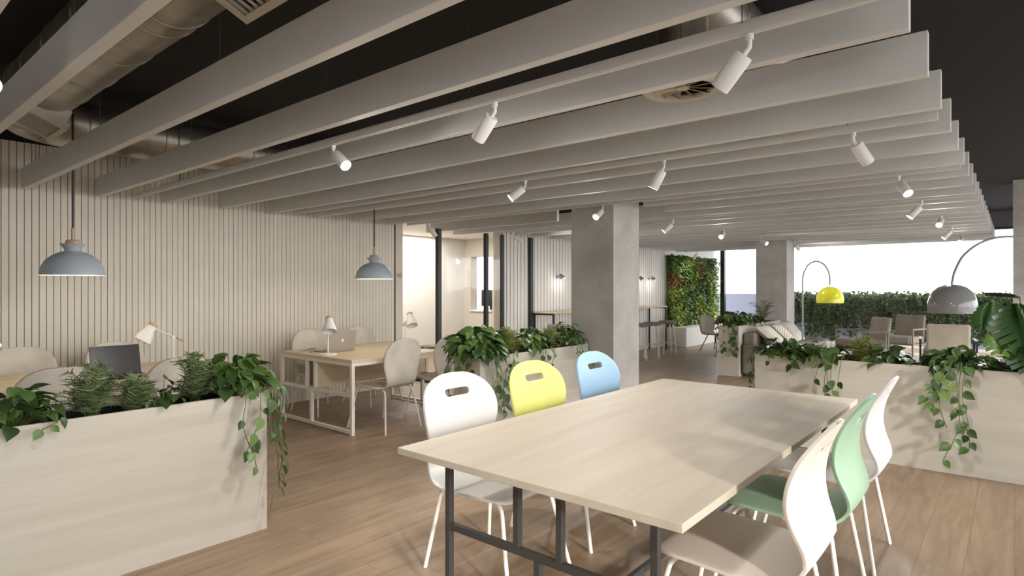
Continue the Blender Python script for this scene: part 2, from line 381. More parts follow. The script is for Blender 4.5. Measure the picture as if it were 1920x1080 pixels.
for x, j, d, lb, pw in [
    (-3.08, -1, (.948,-.53,-.21), 'peeking in at the left edge of the view, lens lit', 0),
    (-1.45, -1, (-.2,-1,.1), 'added unseen above the camera for fill light, middle of its track', 1),  # out-of-view lamp added to bounce light up to the near slats
    (-.71, -1, (-.1,-1,.2), 'added unseen above the camera for fill light, closest to the slat ends', 1),  # also added out of view, brightens the floor near the camera
    (-.707, 0, (-.5,-.75,.5), 'on the nearest full track, closest to the slat ends', 12),
    (-1.896, 0, (-.55,-.72,.5), 'on the nearest full track, middle of its three', 0),
    (-3.242, 0, (.62,-.6,-.5), 'on the nearest full track with its lit lens facing out', 12),
    (-.703, 1, (.62,-.7,.2), 'tilted to the right on the second full track', 12),
    (-1.865, 1, (-.4,-.85,.2), 'on the second full track, middle of its three', 0),
    (-3.102, 1, (-.72,-.6,-.1), 'on the second full track, farthest from the slat ends', 12),
    (-.702, 2, (0,-.7,-.7), 'with bright round lens, on the column track near the slat ends', 0),
    (-3.418, 2, (-.55,-.55,-.6), 'with bright lens hanging just in front of the near column', 0),
    (-6.201, 2, (.5,-.8,.2), 'in front of the tall black corner post of the glazed room', 10),
    (-.722, 3, (-.6,-.75,.2), 'on the track behind the near column, close to the slat ends', 0),
    (-3.412, 3, (-.7,-.65,.1), 'just right of the near column on the track behind it', 0),
    (-6.139, 3, (.75,-.6,.2), 'in front of the shaded panelled wall beside the glazed room', 10),
    (-.691, 4, (-.6,-.5,-.6), 'with lit lens, two tracks behind the column, near the slat ends', 0),
    (-3.395, 4, (-.5,-.5,-.7), 'with lit lens above the living wall side of the lounge', 0),
    (-.697, 5, (-.6,-.75,.2), 'three tracks behind the near column, near the slat ends', 0),
    (-3.406, 5, (.4,-.5,-.7), 'with lit lens in front of the top of the far column', 0),
    (-.672, 6, (-.6,-.5,-.5), 'on the last but one track, against the bright sky', 0),
    (-3.295, 6, (.6,-.5,.3), 'at the top right corner of the far column', 0),
    (-6.05, 7, (-.3,-.6,.3), 'hanging in front of the top of the living wall', 12)]:
    spot(x, T(j) if j < 7 else 14.35, d, W + lb, pw)

# ------------------------------------------------------------------ ducts and diffusers
DZ, DR = 2.8, .2
def ring_tube(m, p, d, r): # a raised seam
    p = Vector(p); d = Vector(d).normalized(); m.tube([p - d*.008, p - d*.004, p + d*.004, p + d*.008], [r, r+.006, r+.006, r], 28)
dt = thing('air_duct', 'large round galvanised duct with elbow above the slats by the panelled wall', 'duct', (0,0,0))
m = MB(); m.tube([(4.9, 1.043, DZ), (-5.55, 1.043, DZ)], DR, 32); m.build('duct_run', M['duct'], dt, 40)
m = MB(); m.tube([(-5.55 - .45*math.sin(t), 1.493 - .45*math.cos(t), DZ) for t in [PI/2*i/8 for i in range(9)]], DR, 32, cap=False); m.build('elbow', M['duct'], dt, 50)
m = MB(); m.tube([(-6.0, 1.493, DZ), (-6.0, 5.4, DZ)], DR, 32); m.build('duct_branch', M['duct'], dt, 40)
def seam(p, d, r, par): m = MB(); ring_tube(m, p, d, r); m.build('seam', M['duct'], par, 60)
for x in (-5.5, -5.05, -4.6, -4.1, -3.55, -3.0, -2.85, -2.3, -1.7, -1.0): seam((x, 1.043, DZ), (1,0,0), DR, dt)
for y in (1.52, 2.1, 2.2, 2.9, 3.6, 3.7, 4.4): seam((-6.0, y, DZ), (0,1,0), DR, dt)
def grille(x, y, z, lx, ly, label):
    t = thing('air_grille', label, 'air vent', (x, y, z), 0, 'rectangular grilles on the duct'); t.rotation_euler = (-.4, 0, 0)
    m = MB(); e = .03
    m.box(-lx/2, lx/2, -ly/2, -ly/2+e, 0, .05); m.box(-lx/2, lx/2, ly/2-e, ly/2, 0, .05); m.box(-lx/2, -lx/2+e, -ly/2+e, ly/2-e, 0, .05); m.box(lx/2-e, lx/2, -ly/2+e, ly/2-e, 0, .05)
    m.build('vent_frame', M['vent'], t)
    m = MB(); n = 9
    for i in range(n):
        xx = -lx/2 + e + (lx-2*e)*(i+.5)/n; m.box(xx-.007, xx+.007, -ly/2+e, ly/2-e, .008, .014)
    m.build('vent_slat', M['vent'], t)
    bx(-lx/2+e, lx/2-e, -ly/2+e, ly/2-e, .04, .05).build('backing', M['black'], t)
    bx(-lx/2+.02, lx/2-.02, -ly/2+.02, ly/2-.02, .05, .14).build('collar', M['duct'], t)
    return t
grille(-5.0, 1.0, 2.535, .42, .27, 'rectangular air grille under the duct elbow by the panelled wall')
grille(-2.1, 1.0, 2.535, .42, .27, 'rectangular air grille under the duct at the top edge of the view')
d2 = thing('air_duct', 'galvanised duct running back above the slats, feeding the round diffusers', 'duct', (0,0,0))
MB().tube([(-1.2, 1.3, 2.86), (-1.2, 15.5, 2.86)], .17, 28).build('duct_run', M['duct'], d2, 40)
for y in (1.7, 2.3, 3.1, 4.0, 5.0): seam((-1.2, y, 2.86), (0,1,0), .17, d2)
def diffuser(x, y, label, r=.19, z=2.385):
    t = thing('round_diffuser', label, 'air vent', (x, y, z), 0, 'round swirl diffusers')
    MB().lathe([(r*.76, .03), (r*.78, .008), (r*.9, 0), (r, .012), (r, .02), (r*.8, .035)], 40).build('rim', M['vent'], t, 60)
    m = MB()
    for k in range(12):
        a0 = 2*PI*k/12; a1 = a0 + .36
        m.add([(r*.16*math.cos(a0), r*.16*math.sin(a0), .02), (r*.78*math.cos(a0), r*.78*math.sin(a0), .012), (r*.78*math.cos(a1), r*.78*math.sin(a1), .05), (r*.16*math.cos(a1), r*.16*math.sin(a1), .03)], [(0,1,2,3)])
    m.build('swirl_blade', M['duct'], t, solid=.003)
    MB().lathe([(0, .012), (r*.16, .015), (r*.17, .03), (0, .04)], 20).build('hub', M['vent'], t, 40)
    MB().lathe([(r*.8, .03), (r*.8, .12), (r*.62, .2), (r*.62, .34)], 32).build('spigot', M['duct'], t, 40)
    MB().disc((0,0,.1), r*.79, 32, False).build('backing', M['black'], t)
diffuser(-1.22, 2.72, 'round swirl air diffuser showing below the near ceiling slats')
diffuser(-1.2, 8.0, 'round air diffuser glimpsed between slats toward the right end')
diffuser(-4.3, 13.1, 'round air diffuser glimpsed between the farthest slats', .25)

# ------------------------------------------------------------------ moulded chairs at the big table
def catmull(pts, n=6):
    out = []; P = [Vector(p) for p in pts]; P = [P[0]*2-P[1]] + P + [P[-1]*2-P[-2]]
    for i in range(1, len(P)-2):
        for k in range(n):
            t = k/n; a, b, c, d = P[i-1:i+3]
            out.append(.5*((2*b) + (c-a)*t + (2*a-5*b+4*c-d)*t*t + (3*b-a-3*c+d)*t**3))
    out.append(P[-2]); return out
def shell_mesh(prof, halfw, slot=None, bend=0.0, n_out=6, n_in=6):
    """prof: side profile points (x,z); halfw(u) half width along it; slot (centre fraction, half length, half height)"""
    pts = [Vector((p[0], p[1])) for p in prof]
    L = [0]
    for i in range(1, len(pts)): L.append(L[-1] + (pts[i]-pts[i-1]).length)
    tot = L[-1]
    def at(s):
        s = max(0, min(tot, s)); i = 1
        while i < len(L)-1 and L[i] < s: i += 1
        return pts[i-1].lerp(pts[i], (s-L[i-1])/max(1e-9, L[i]-L[i-1]))
    N = 44; ss = [tot*i/N for i in range(N+1)]
    sc = hl = r = None
    if slot:
        sc, hl, r = slot[0]*tot, slot[1], slot[2]
        ss = [q for q in ss if abs(q-sc) > r + .008] + [sc + r*math.sin(PI/2*k/5) for k in range(-5, 6)]
    # close the ends round: add fine rows near both ends
    ss += [tot*(1-e) for e in (.0, .004, .012, .028, .05)] + [tot*e for e in (.0, .004, .012, .028)]
    ss = sorted(set(round(q, 5) for q in ss))
    vs, fs = [], []; cols = 2*n_out + n_in + 1
    for q in ss:
        p = at(q); w = halfw(q/tot)
        hw = min(hl if slot else w*.4, w*.6)
        if slot and abs(q-sc) <= r + 1e-6: hw = hl + math.sqrt(max(0, r*r-(q-sc)**2))
        ys = [-w + (w-hw)*k/n_out for k in range(n_out)] + [-hw + 2*hw*k/n_in for k in range(n_in)] + [hw + (w-hw)*k/n_out for k in range(n_out+1)]
        b = bend * max(0, min(1, (q/tot-.45)/.2))
        for y in ys: vs.append((p.x + b*y*y, y, p.y))
    for i in range(len(ss)-1):
        mid = (ss[i]+ss[i+1])/2
        for k in range(cols-1):
            if slot and abs(mid-sc) < r and n_out <= k < n_out+n_in: continue
            fs.append((i*cols+k, i*cols+k+1, (i+1)*cols+k+1, (i+1)*cols+k))
    m = MB(); m.add(vs, fs); return m
def sup(t, p=2.6): return max(0.0, 1 - abs(t)**p) ** (1/p)
CHP = [(v.x, v.y) for v in catmull([(.255,.428,0),(.235,.447,0),(.12,.452,0),(-.05,.444,0),(-.17,.442,0),(-.24,.46,0),(-.283,.505,0),(-.283,.56,0),(-.262,.63,0),(-.25,.70,0),(-.258,.78,0),(-.282,.86,0),(-.315,.93,0),(-.335,.975,0)])]
def chw(u):
    if u < .12: return .27*(.62 + .38*sup(1-u/.12, 2.2))
    if u < .36: return .27
    if u < .56:
        t = (u-.36)/.2; return .27 - .055*(3*t*t-2*t**3)
    if u < .80:
        t = (u-.56)/.24; return .215 + .06*(3*t*t-2*t**3)
    return .275*(.02 + .98*sup((u-.80)/.20, 2.3))
def leg_half(sx, sy, w=.0105):
    f = (.30 if sx > 0 else -.27, sy*.245, 0); k = (.20*sx, sy*.185, .425)
    d = (Vector(k) - Vector(f)); a = Vector(f) + d*.86
    pts = [Vector(f), Vector(f) + d*.4] + bez(a, Vector(k), (.12*sx, sy*.175, .429), 6) + [Vector((0, sy*.172, .429))]
    return MB().tube(pts, w, 10)
def cafe_chair(mat, label, loc, rz):
    t = thing('dining_chair', label, 'chair', loc, rz, 'moulded chairs around the big table')
    o = shell_mesh(CHP, chw, (.895, .072, .021), .28).build('shell', mat, t, 180, solid=.013)
    b = o.modifiers.new('edge', 'BEVEL'); b.width = .004; b.segments = 2; b.limit_method = 'ANGLE'; b.angle_limit = math.radians(60)
    for sx in (1, -1):
        for sy in (1, -1): leg_half(sx, sy).build('leg', M['white_metal'], t, 60)
    return t
for x, y, r, mk, lb in [(-2.065, 2.32, 0, 'white_plastic', 'white moulded chair with handle slot, front-left of the big table'),
                        (-2.065, 3.01, 0, 'yellow', 'yellow moulded chair with handle slot at the left of the big table'),
                        (-2.065, 3.73, 0, 'blue', 'light blue moulded chair with handle slot near the concrete column'),
                        (-.81, 2.35, PI, 'beige_plastic', 'beige moulded chair with white legs at the near right of the table'),
                        (-.81, 3.03, PI, 'green', 'sage green moulded chair between the beige and white chairs'),
                        (-.81, 3.71, PI, 'white_plastic', 'white moulded chair beyond the green one, in front of the long planter')]:
    cafe_chair(M[mk], lb, (x, y, 0), r)

# ------------------------------------------------------------------ big table
tb = thing('meeting_table', 'long pale maple table on dark steel trestles in the foreground', 'table', (-1.42, 3.0, 0))
bx(-.67, .66, -1.305, 1.305, .71, .74).build('tabletop', M['maple'], tb, bevel=.003)
def trestle(y):
    def sq(x0, x1, z0, z1): return bx(x0, x1, y-.014, y+.014, z0, z1)
    for x in (-.49, .50): sq(x-.014, x+.014, 0, .71).build('leg', M['dark_steel'], tb, bevel=.002)
    for x in (-.10, .11): sq(x-.014, x+.014, .413, .71).build('post', M['dark_steel'], tb, bevel=.002)
    sq(-.476, .486, .385, .413).build('crossbar', M['dark_steel'], tb, bevel=.002)
    sq(-.009, .019, 0, .385).build('post', M['dark_steel'], tb, bevel=.002)
trestle(-1.16); trestle(1.16)
bx(-.009, .019, -1.146, 1.146, .035, .063).build('stretcher', M['dark_steel'], tb, bevel=.002)

# ------------------------------------------------------------------ planters and plants
def planter(name, x0, x1, y0, y1, label, mat):
    t = thing(name, label, 'planter', ((x0+x1)/2, (y0+y1)/2, 0), 0, 'plywood planters')
    hx, hy = (x1-x0)/2, (y1-y0)/2; e = .02; H = .82
    m = MB(); m.box(-hx, hx, -hy, -hy+e, 0, H); m.box(-hx, hx, hy-e, hy, 0, H); m.box(-hx, -hx+e, -hy+e, hy-e, 0, H); m.box(hx-e, hx, -hy+e, hy-e, 0, H)
    m.build('box', mat, t)
    i = e + .006; m = MB(); m.box(-hx+e, hx-e, -hy+e, -hy+i, .5, .808); m.box(-hx+e, hx-e, hy-i, hy-e, .5, .808); m.box(-hx+e, -hx+i, -hy+i, hy-i, .5, .808); m.box(hx-i, hx-e, -hy+i, hy-i, .5, .808)
    m.build('liner', M['black'], t)
    bx(-hx+i, hx-i, -hy+i, hy-i, .68, .775).build('soil', M['soil'], t)
    return t
PL = (-3.77, -3.44, -1.2, 1.797); PM = (-3.95, -3.62, 3.86, 5.60); P3 = (-3.74, -3.41, 9.74, 12.0); PR = (-1.865, 1.6, 5.75, 6.08)
planter('planter_box', *PL, 'pale plywood planter box in the left foreground', M['ply_y'])
planter('planter_box', *PM, 'pale plywood planter box between the yellow chair and the desks', M['ply_y'])
planter('planter_box', *P3, 'pale plywood planter box behind the sofa in the lounge', M['ply_y'])
planter('planter_box', *PR, 'long pale plywood planter box on the right behind the big table', M['ply_x'])

HEART = [(0, .10), (.08, .36), (.28, .5), (.52, .43), (.76, .24), (.92, .08)]
def leaf(m, base, tip, nrm, L, Wd, fold=.15, curl=.2, lobes=0):
    t = Vector(tip).normalized(); n = Vector(nrm); n = (n - t*n.dot(t)).normalized(); s = t.cross(n); b = Vector(base)
    vs = []; fs = []
    def P(u, v, h): return b + t*(L*u) + s*(Wd*v) + n*(h*Wd - curl*L*u*u)
    for u, w in HEART:
        vs += [P(u - (.1 if u == 0 else .06*(u < .1)), w, fold*w*2), P(u, 0, 0), P(u - (.1 if u == 0 else .06*(u < .1)), -w, fold*w*2)]
    vs.append(P(1.02, 0, 0)); k = len(HEART)
    for i in range(k-1):
        a = i*3; fs += [(a, a+3, a+4, a+1), (a+1, a+4, a+5, a+2)]
    a = (k-1)*3; fs += [(a, a+3, a+1), (a+1, a+3, a+2)]
    m.add(vs, fs)
def rv(s=1): return Vector((R.uniform(-s,s), R.uniform(-s,s), R.uniform(-s,s)))
def vine(ms, ml, start, out, length, sz=.08, reach=.09, sway=.05):
    p = Vector(start); out = Vector(out).normalized(); side = out.cross(UP)
    ph = R.uniform(0, 6); dr = R.uniform(-.12, .12); pts = [p, p + out*reach*.55 + UP*.045, p + out*reach + UP*.01]
    n = max(3, int(length/.045))
    for i in range(1, n+1):
        z = length*i/n; pts.append(p + out*(reach + .012*math.sin(ph + i*.9)) + side*(sway*math.sin(ph + z*7)*z/length*1.2 + dr*z) - UP*z)
    ms.tube(pts, [.0028]*len(pts), 5)
    for i in range(2, len(pts)):
        if R.random() < .42: continue
        q = pts[i]; sd = side*(1 if i % 2 else -1)
        tip = sd*R.uniform(.3, .9) + out*R.uniform(.1, .6) - UP*R.uniform(.5, 1.1)
        st = q + sd*.012 + out*.012; ms.tube([q, st], .0015, 4)
        l = sz*R.uniform(.5, .95); leaf(ml, st, tip, out + UP*.4 + rv(.5), l, l*.86, .14, R.uniform(0, .3))
def pothos(loc, ext, h, n, sz, vines, label):
    """loc: point on the soil; ext: half spread (x,y); vines: list of (offset xy, outward dir, length)"""
    t = thing('trailing_plant', label, 'plant', loc, 0, 'leafy trailing plants in the planters')
    ms, ml = MB(), MB()
    for i in range(n):
        a = R.uniform(0, 2*PI); rr = math.sqrt(R.random()); ex, ey = ext
        q = Vector((ex*rr*math.cos(a), ey*rr*math.sin(a), h*(1 - .55*rr*rr)*R.uniform(.45, 1.05)))
        root = Vector((q.x*.35, q.y*.35, 0))
        ms.tube(bez(root, (q.x*.6, q.y*.6, q.z*.9), q, 4), .002, 4, False)
        outd = Vector((math.cos(a)*(.3+rr), math.sin(a)*(.3+rr), R.uniform(-.75, .15)))
        l = sz*R.uniform(.65, 1.2); leaf(ml, q, outd + rv(.4), UP + rv(.5) + Vector((math.cos(a), math.sin(a), 0))*.4, l, l*.85, .16, R.uniform(.1, .45))
    for off, out, ln in vines: vine(ms, ml, (off[0], off[1], .055), out, ln, sz*.9)
    ml.build('leaves', M['pothos'], t, 180); ms.build('stems', M['stem'], t, 180)
    return t
def fern(loc, ext, h, n, label, mat='fern'):
    t = thing('feathery_fern', label, 'plant', loc, 0, 'feathery ferns in the planters'); ml, ms = MB(), MB()
    for i in range(n):
        a = R.uniform(0, 2*PI); rr = R.uniform(.1, 1); ex, ey = ext
        end = Vector((ex*rr*math.cos(a), ey*rr*math.sin(a), h*R.uniform(.35, 1.3)*(1-.3*rr)))
        mid = Vector((end.x*.3, end.y*.3, end.z*1.15)); pts = bez((end.x*.15, end.y*.15, 0), mid, end, 10); ms.tube(pts, .0012, 3, False)
        for k in range(3, 11):
            d = (pts[k]-pts[k-1]).normalized(); sd = d.cross(UP + rv(.3)).normalized()
            for s in (1, -1):
                for q in range(2):
                    b = pts[k].lerp(pts[k-1], q*.5); l = (.055 - .003*k)*R.uniform(.7, 1.3); w = .0038
                    tp = b + (sd*s + d*.6 + rv(.35))*l; nn = d*w
                    ml.add([b-nn, b+nn, tp+nn*.5, tp-nn*.5], [(0,1,2,3)])
    ml.build('fronds', M[mat], t); ms.build('stems', M['stem'], t)
    return t
SZ = .775
# left foreground planter
xL = -3.60
pothos((xL, .62, SZ), (.17, .2), .21, 70, .08, [((.12, .12), (1,.2,0), .03)], 'dark leafy plant at the left edge of the left foreground planter')
fern((xL, .95, SZ), (.2, .19), .24, 56, 'feathery fern in the left foreground planter, in front of a grey chair')
fern((xL+.03, 1.14, SZ), (.17, .12), .17, 50, 'small low fern below the dark laptop in the left foreground planter')
pothos((xL+.02, 1.27, SZ), (.14, .10), .17, 26, .08, [], 'small dark leafy plant between the two ferns of the left planter')
fern((xL, 1.45, SZ), (.19, .15), .25, 56, 'feathery fern next to the big trailing plant on the left planter')
pothos((xL+.02, 1.67, SZ), (.20, .19), .28, 130, .095,
       [((.15, -.06), (1,.1,0), .42), ((.15, .02), (1,.2,0), .36), ((.15, .08), (1,.4,0), .28), ((.13, .12), (.5,1,0), .62), ((.05, .12), (.3,1,0), .5), ((.15, .1), (.9,.8,0), .66), ((-.05, .12), (0,1,0), .45), ((.0, .12), (.1,1,0), .35)],
       'bushy trailing plant spilling over the end of the left foreground planter')
# middle planter
xM = -3.78
pothos((xM, 4.02, SZ), (.24, .26), .30, 170, .125,
       [((.15, -.05), (1,0,0), .45), ((.15, .1), (1,0,0), .5), ((.15, .2), (1,0,0), .52), ((.1, -.15), (.3,-1,0), .22), ((-.05, -.15), (-.1,-1,0), .2), ((-.14, -.1), (-.8,-.6,0), .4), ((-.14, -.12), (-.5,-1,0), .5)],
       'big trailing plant hanging over the near end of the middle planter')
fern((xM, 4.42, SZ), (.19, .2), .24, 90, 'yellow-green fern second from the near end of the middle planter', 'fern_light')
pothos((xM+.02, 4.75, SZ), (.19, .22), .27, 80, .095, [((.15, 0), (1,0,0), .22), ((.15, .1), (1,0,0), .28), ((.15, -.1), (1,0,0), .15)], 'leafy plant in the centre of the middle planter above the yellow chair')
fern((xM, 5.08, SZ), (.18, .17), .22, 70, 'yellow-green fern close to the concrete column in the middle planter', 'fern_light')
pothos((xM+.02, 5.35, SZ), (.2, .22), .29, 90, .09, [((.15, 0), (1,0,0), .16), ((.15, .12), (1,.1,0), .26), ((.15, -.1), (1,0,0), .1)], 'leafy plant at the foot of the concrete column in the middle planter')
# lounge planter
pothos((-3.58, 9.98, SZ), (.26, .26), .27, 110, .11, [((-.05, -.2), (-.1,-1,0), .55), ((.06, -.2), (.1,-1,0), .5), ((.12, -.2), (.2,-1,0), .32), ((0, -.2), (0,-1,0), .3), ((-.14, -.1), (-1,-.3,0), .55), ((-.14, 0), (-1,0,0), .45), ((.1,-.2), (0,-1,0), .42)],
       'trailing plant over the end of the lounge planter behind the sofa')
pothos((-3.58, 10.65, SZ), (.2, .4), .22, 80, .11, [((.14, 0), (1,0,0), .05), ((.14, .25), (1,0,0), .05)], 'leafy plant in the middle of the lounge planter')
def palm(loc, label):
    t = thing('small_palm', label, 'plant', loc); ml, ms = MB(), MB()
    for i in range(16):
        a = 2*PI*i/16 + R.uniform(-.2,.2); e = R.uniform(.14, .34); end = Vector((e*math.cos(a), e*math.sin(a), R.uniform(.14, .42)))
        pts = bez((0,0,0), (end.x*.3, end.y*.3, end.z*1.1), end, 10); ms.tube(pts, .003, 4, False)
        for k in range(3, 11):
            d = (pts[k]-pts[k-1]).normalized(); sd = d.cross(UP).normalized()
            for s in (1, -1):
                b = pts[k]; tp = b + (sd*s*.8 + d*.7 - UP*.2)*.10; nn = d*.007
                ml.add([b-nn, b+nn, tp], [(0,1,2)])
    ml.build('fronds', M['palm'], t); ms.build('stems', M['stem'], t)
palm((-3.55, 11.4, SZ), 'small dark palm at the far end of the lounge planter')
# right planter
yR = 5.91
F = (0,-1,0)
pothos((-1.62, yR, SZ), (.24, .2), .20, 110, .10, [((-.2, -.05), (-1,-.3,0), .42), ((-.19, -.1), (-1,-.8,0), .5), ((-.2, .02), (-1,0,0), .25), ((-.1, -.14), F, .06), ((.1, -.14), F, .08)], 'trailing plant at the left end of the long right planter')
pothos((-1.28, yR-.02, SZ), (.17, .2), .2, 60, .10, [((.02, -.14), F, .28), ((.1, -.14), F, .36), ((.16, -.14), F, .38), ((-.04, -.14), F, .18), ((.06, -.14), F, .3)], 'leafy plant with long vines beside the fern on the right planter')
fern((-1.0, yR, SZ), (.2, .18), .2, 80, 'brownish-green fern in the long right planter below the yellow lamp', 'fern_light')
pothos((-.82, yR, SZ), (.14, .16), .19, 34, .10, [], 'bright leafy plant right of the fern on the right planter')
pothos((-.62, yR-.03, SZ), (.11, .12), .1, 10, .085, [], 'sparse low seedlings in the middle of the long right planter')
pothos((-.33, yR-.02, SZ), (.2, .19), .2, 75, .11, [((-.15, -.14), F, .34), ((-.08, -.14), F, .46), ((.0, -.14), F, .72), ((.05, -.14), F, .5), ((.02, -.14), F, .6)], 'leafy plant below the grey lamp with the longest hanging vines')
fern((.02, yR-.04, SZ), (.2, .17), .16, 60, 'low dark fern at the right end of the long planter', 'palm')
def monstera(loc, label):
    t = thing('monstera_plant', label, 'plant', loc); ml, ms = MB(), MB()
    spec = [((-.20,-.07,.56), .22, (-.25,-.5,-.9)), ((-.06,-.10,.55), .36, (.15,-.6,-.7)), ((.04,-.1,.60), .30, (.5,-.5,-.3)), ((-.04,.1,.60), .22, (-.3,.2,.1)), ((.16,-.15,.40), .34, (.5,-.8,-.5)), ((-.10,-.12,.40), .26, (-.2,-.7,-.8)), ((.22,.1,.55), .3, (.7,.3,-.2)), ((.0,-.16,.30), .28, (.1,-.8,-.8)), ((.3,-.1,.6), .28, (.8,-.3,-.3)), ((.14,-.2,.25), .26, (.2,-1,-.6)), ((.08,-.05,.45), .34, (.0,-.9,-.6))]
    for q, L, tip in spec:
        q = Vector(q); ms.tube(bez((q.x*.2, q.y*.2, 0), (q.x*.4, q.y*.4, q.z*1.1), q, 6), .005, 6, False)
        tt = Vector(tip).normalized(); n = Vector((tip[0]*.5, tip[1]*.8, .9)); n = (n - tt*n.dot(tt)).normalized(); s = tt.cross(n)
        o = len(ml.v); vs = []; fs = []; K = 7
        for k in range(K+1):
            vs.append(q + tt*L*(k/K) - n*(.15*L*(k/K)**2))
        for sg in (1, -1):
            for k in range(K):                                             # split lobes either side of the midrib
                u0, u1 = k/K, (k+.78)/K; w = .5*L*math.sin(PI*min(1, (k+1.1)/(K+.9)))**.7
                b0 = vs[k]; b1 = q + tt*L*u1 - n*(.15*L*u1*u1)
                c = (b0+b1)/2 + tt*L*.10; e0 = c + s*sg*w - n*w*.25 - tt*.02; e1 = c + s*sg*w*.92 + tt*L*.075 - n*w*.25
                m0 = b0 + s*sg*w*.35 + n*w*.05; m1 = vs[k+1] + s*sg*w*.35 + n*w*.05
                j = len(vs); vs += [m0, m1, e0, e1]
                fs += [(k, k+1, j+1, j), (j, j+1, j+3, j+2)]
        ml.add(vs, fs)
    ml.build('leaves', M['monstera'], t, 180); ms.build('stems', M['stem'], t, 180)
monstera((.06, yR, SZ), 'large split-leaf monstera at the far right end of the planter')

# ------------------------------------------------------------------ desks with chairs, lamps and laptops
def desk(loc, label):
    """local: x from -1.2 to 0 (0 = aisle side), y from 0 to 1.57"""
    t = thing('double_desk', label, 'desk', loc, 0, 'white-framed double desks')
    e = .035; Lx, Ly = 1.35, 1.57
    bx(-Lx, 0, 0, Ly, .705, .738).build('desktop', M['oak'], t, bevel=.002)
    W_ = M['white_metal']
    for y in (0, Ly-e):
        for x in (-Lx, -e): bx(x, x+e, y, y+e, 0, .705).build('leg', W_, t)
        bx(-Lx+e, -e, y, y+e, .675, .705).build('frame_rail', W_, t)
        bx(-Lx+e, -e, y, y+e, .37, .40).build('frame_rail', W_, t)
        bx(-Lx+e, -e, y, y+e, .015, .045).build('frame_rail', W_, t)
        bx(-.685, -.65, y, y+e, .40, .675).build('post', W_, t)
        bx(-.755, -.72, y, y+e, .045, .37).build('post', W_, t)
    for x in (-Lx, -e): bx(x, x+e, e, Ly-e, .675, .705).build('frame_rail', W_, t)
    bx(-.67, -.655, e, Ly-e, .40, .705).build('modesty_panel', M['oak'], t)
    m = MB(); m.box(-.83, -.82, e, Ly-e, .40, .705); m.box(-.82, -.67, e, Ly-e, .40, .41); m.box(-.82, -.67, Ly-e-.01, Ly-e, .41, .705)
    m.build('cubby', M['oak'], t)
    bx(-.835, -.815, 0, e, .40, .675).build('post', W_, t)
    return t
desk((-4.92, 3.43, 0), 'pale wood desk with white frame carrying the grey laptop')
desk((-4.92, .70, 0), 'pale wood desk behind the left planter carrying the dark laptop')
DCP = [(v.x, v.y) for v in catmull([(.235,.425,0),(.22,.447,0),(.1,.452,0),(-.06,.442,0),(-.16,.442,0),(-.215,.462,0),(-.242,.51,0),(-.252,.58,0),(-.262,.68,0),(-.278,.78,0),(-.298,.87,0),(-.315,.935,0)])]
def dcw(u):
    if u < .13: return .235*(.55 + .45*sup(1-u/.13, 2.3))
    if u < .35: return .235
    if u < .48:
        t = (u-.35)/.13; return .235 - .045*(3*t*t-2*t**3)
    if u < .78:
        t = (u-.48)/.30; return .19 + .055*(3*t*t-2*t**3)
    return .245*(.03 + .97*sup((u-.78)/.22, 2.4))
proto = None
def desk_chair(loc, rz, label):
    global proto
    if proto is None:
        t = thing('desk_chair', label, 'chair', loc, rz, 'felt desk chairs'); proto = t
        shell_mesh(DCP, dcw, None, .35).build('shell', M['grey_fabric'], t, 180, solid=.022)
        for sx in (1, -1):
            for sy in (1, -1): leg_half(sx, sy, .009).build('leg', M['white_metal'], t, 60)
        return t
    return dup(proto, loc, rz, label)
desk_chair((-4.98, 3.88, 0), PI+.08, 'grey felt desk chair nearest the camera on the aisle side of the grey-laptop desk')
desk_chair((-4.98, 4.62, 0), PI-.1, 'grey felt desk chair partly hidden by the middle planter')
desk_chair((-6.22, 3.93, 0), 0, 'grey felt desk chair against the panelled wall behind the grey laptop lamp')
desk_chair((-6.22, 4.64, 0), 0, 'grey felt desk chair against the wall right of the grey laptop')
desk_chair((-4.98, 1.06, 0), PI, 'grey felt chair back rising behind the fern at the far left')
desk_chair((-4.98, 1.80, 0), PI, 'grey felt chair back rising behind the bushy end of the left planter')
desk_chair((-6.22, 1.20, 0), 0, 'grey felt desk chair by the wall at the left edge of the view')
desk_chair((-6.22, 1.895, 0), 0, 'grey felt desk chair by the wall directly behind the dark laptop')
lamp0 = None
def desk_lamp(loc, rz, label):
    global lamp0
    if lamp0: return dup(lamp0, loc, rz, label)
    t = thing('desk_lamp', label, 'desk lamp', loc, rz, 'white desk lamps with wooden caps'); lamp0 = t
    MB().lathe([(0,0),(.085,0),(.09,.006),(.088,.016),(.02,.022),(0,.022)], 32).build('base', M['white_metal'], t, 40)
    MB().tube([(0,0,.02),(0,0,.275)], .009, 12).build('pole', M['white_metal'], t, 60)
    a = Vector((-.075, 0, .245)); b = Vector((.165, 0, .37))
    MB().tube([a.lerp(b,.25), b], .006, 10).build('arm', M['white_metal'], t, 60)
    MB().tube([a, a.lerp(b,.25)], .008, 10).build('grip', M['oak_z'], t, 60)
    MB().tube([(0,-.016,.28),(0,.016,.28)], .016, 14).build('joint', M['white_metal'], t, 40)
    Mx = Matrix.Translation((.165,0,.375)) @ Matrix.Rotation(math.radians(-32), 4, 'Y')
    MB().lathe([(.034,.01),(.037,.0),(.041,-.03),(.054,-.06),(.066,-.10),(.068,-.135),(.064,-.135),(.061,-.10),(.049,-.06),(.035,-.03),(.028,-.005)], 28).xf(Mx).build('shade', M['white_plastic'], t, 50)
    MB().lathe([(0,.032),(.034,.032),(.037,.026),(.037,.008),(.0,.008)], 24).xf(Mx).build('cap', M['oak_z'], t, 40)
    MB().lathe([(0,-.03),(.022,-.05),(.026,-.075),(.018,-.095),(0,-.1)], 16).xf(Mx).build('bulb', M['bulb'], t, 180)
    return t
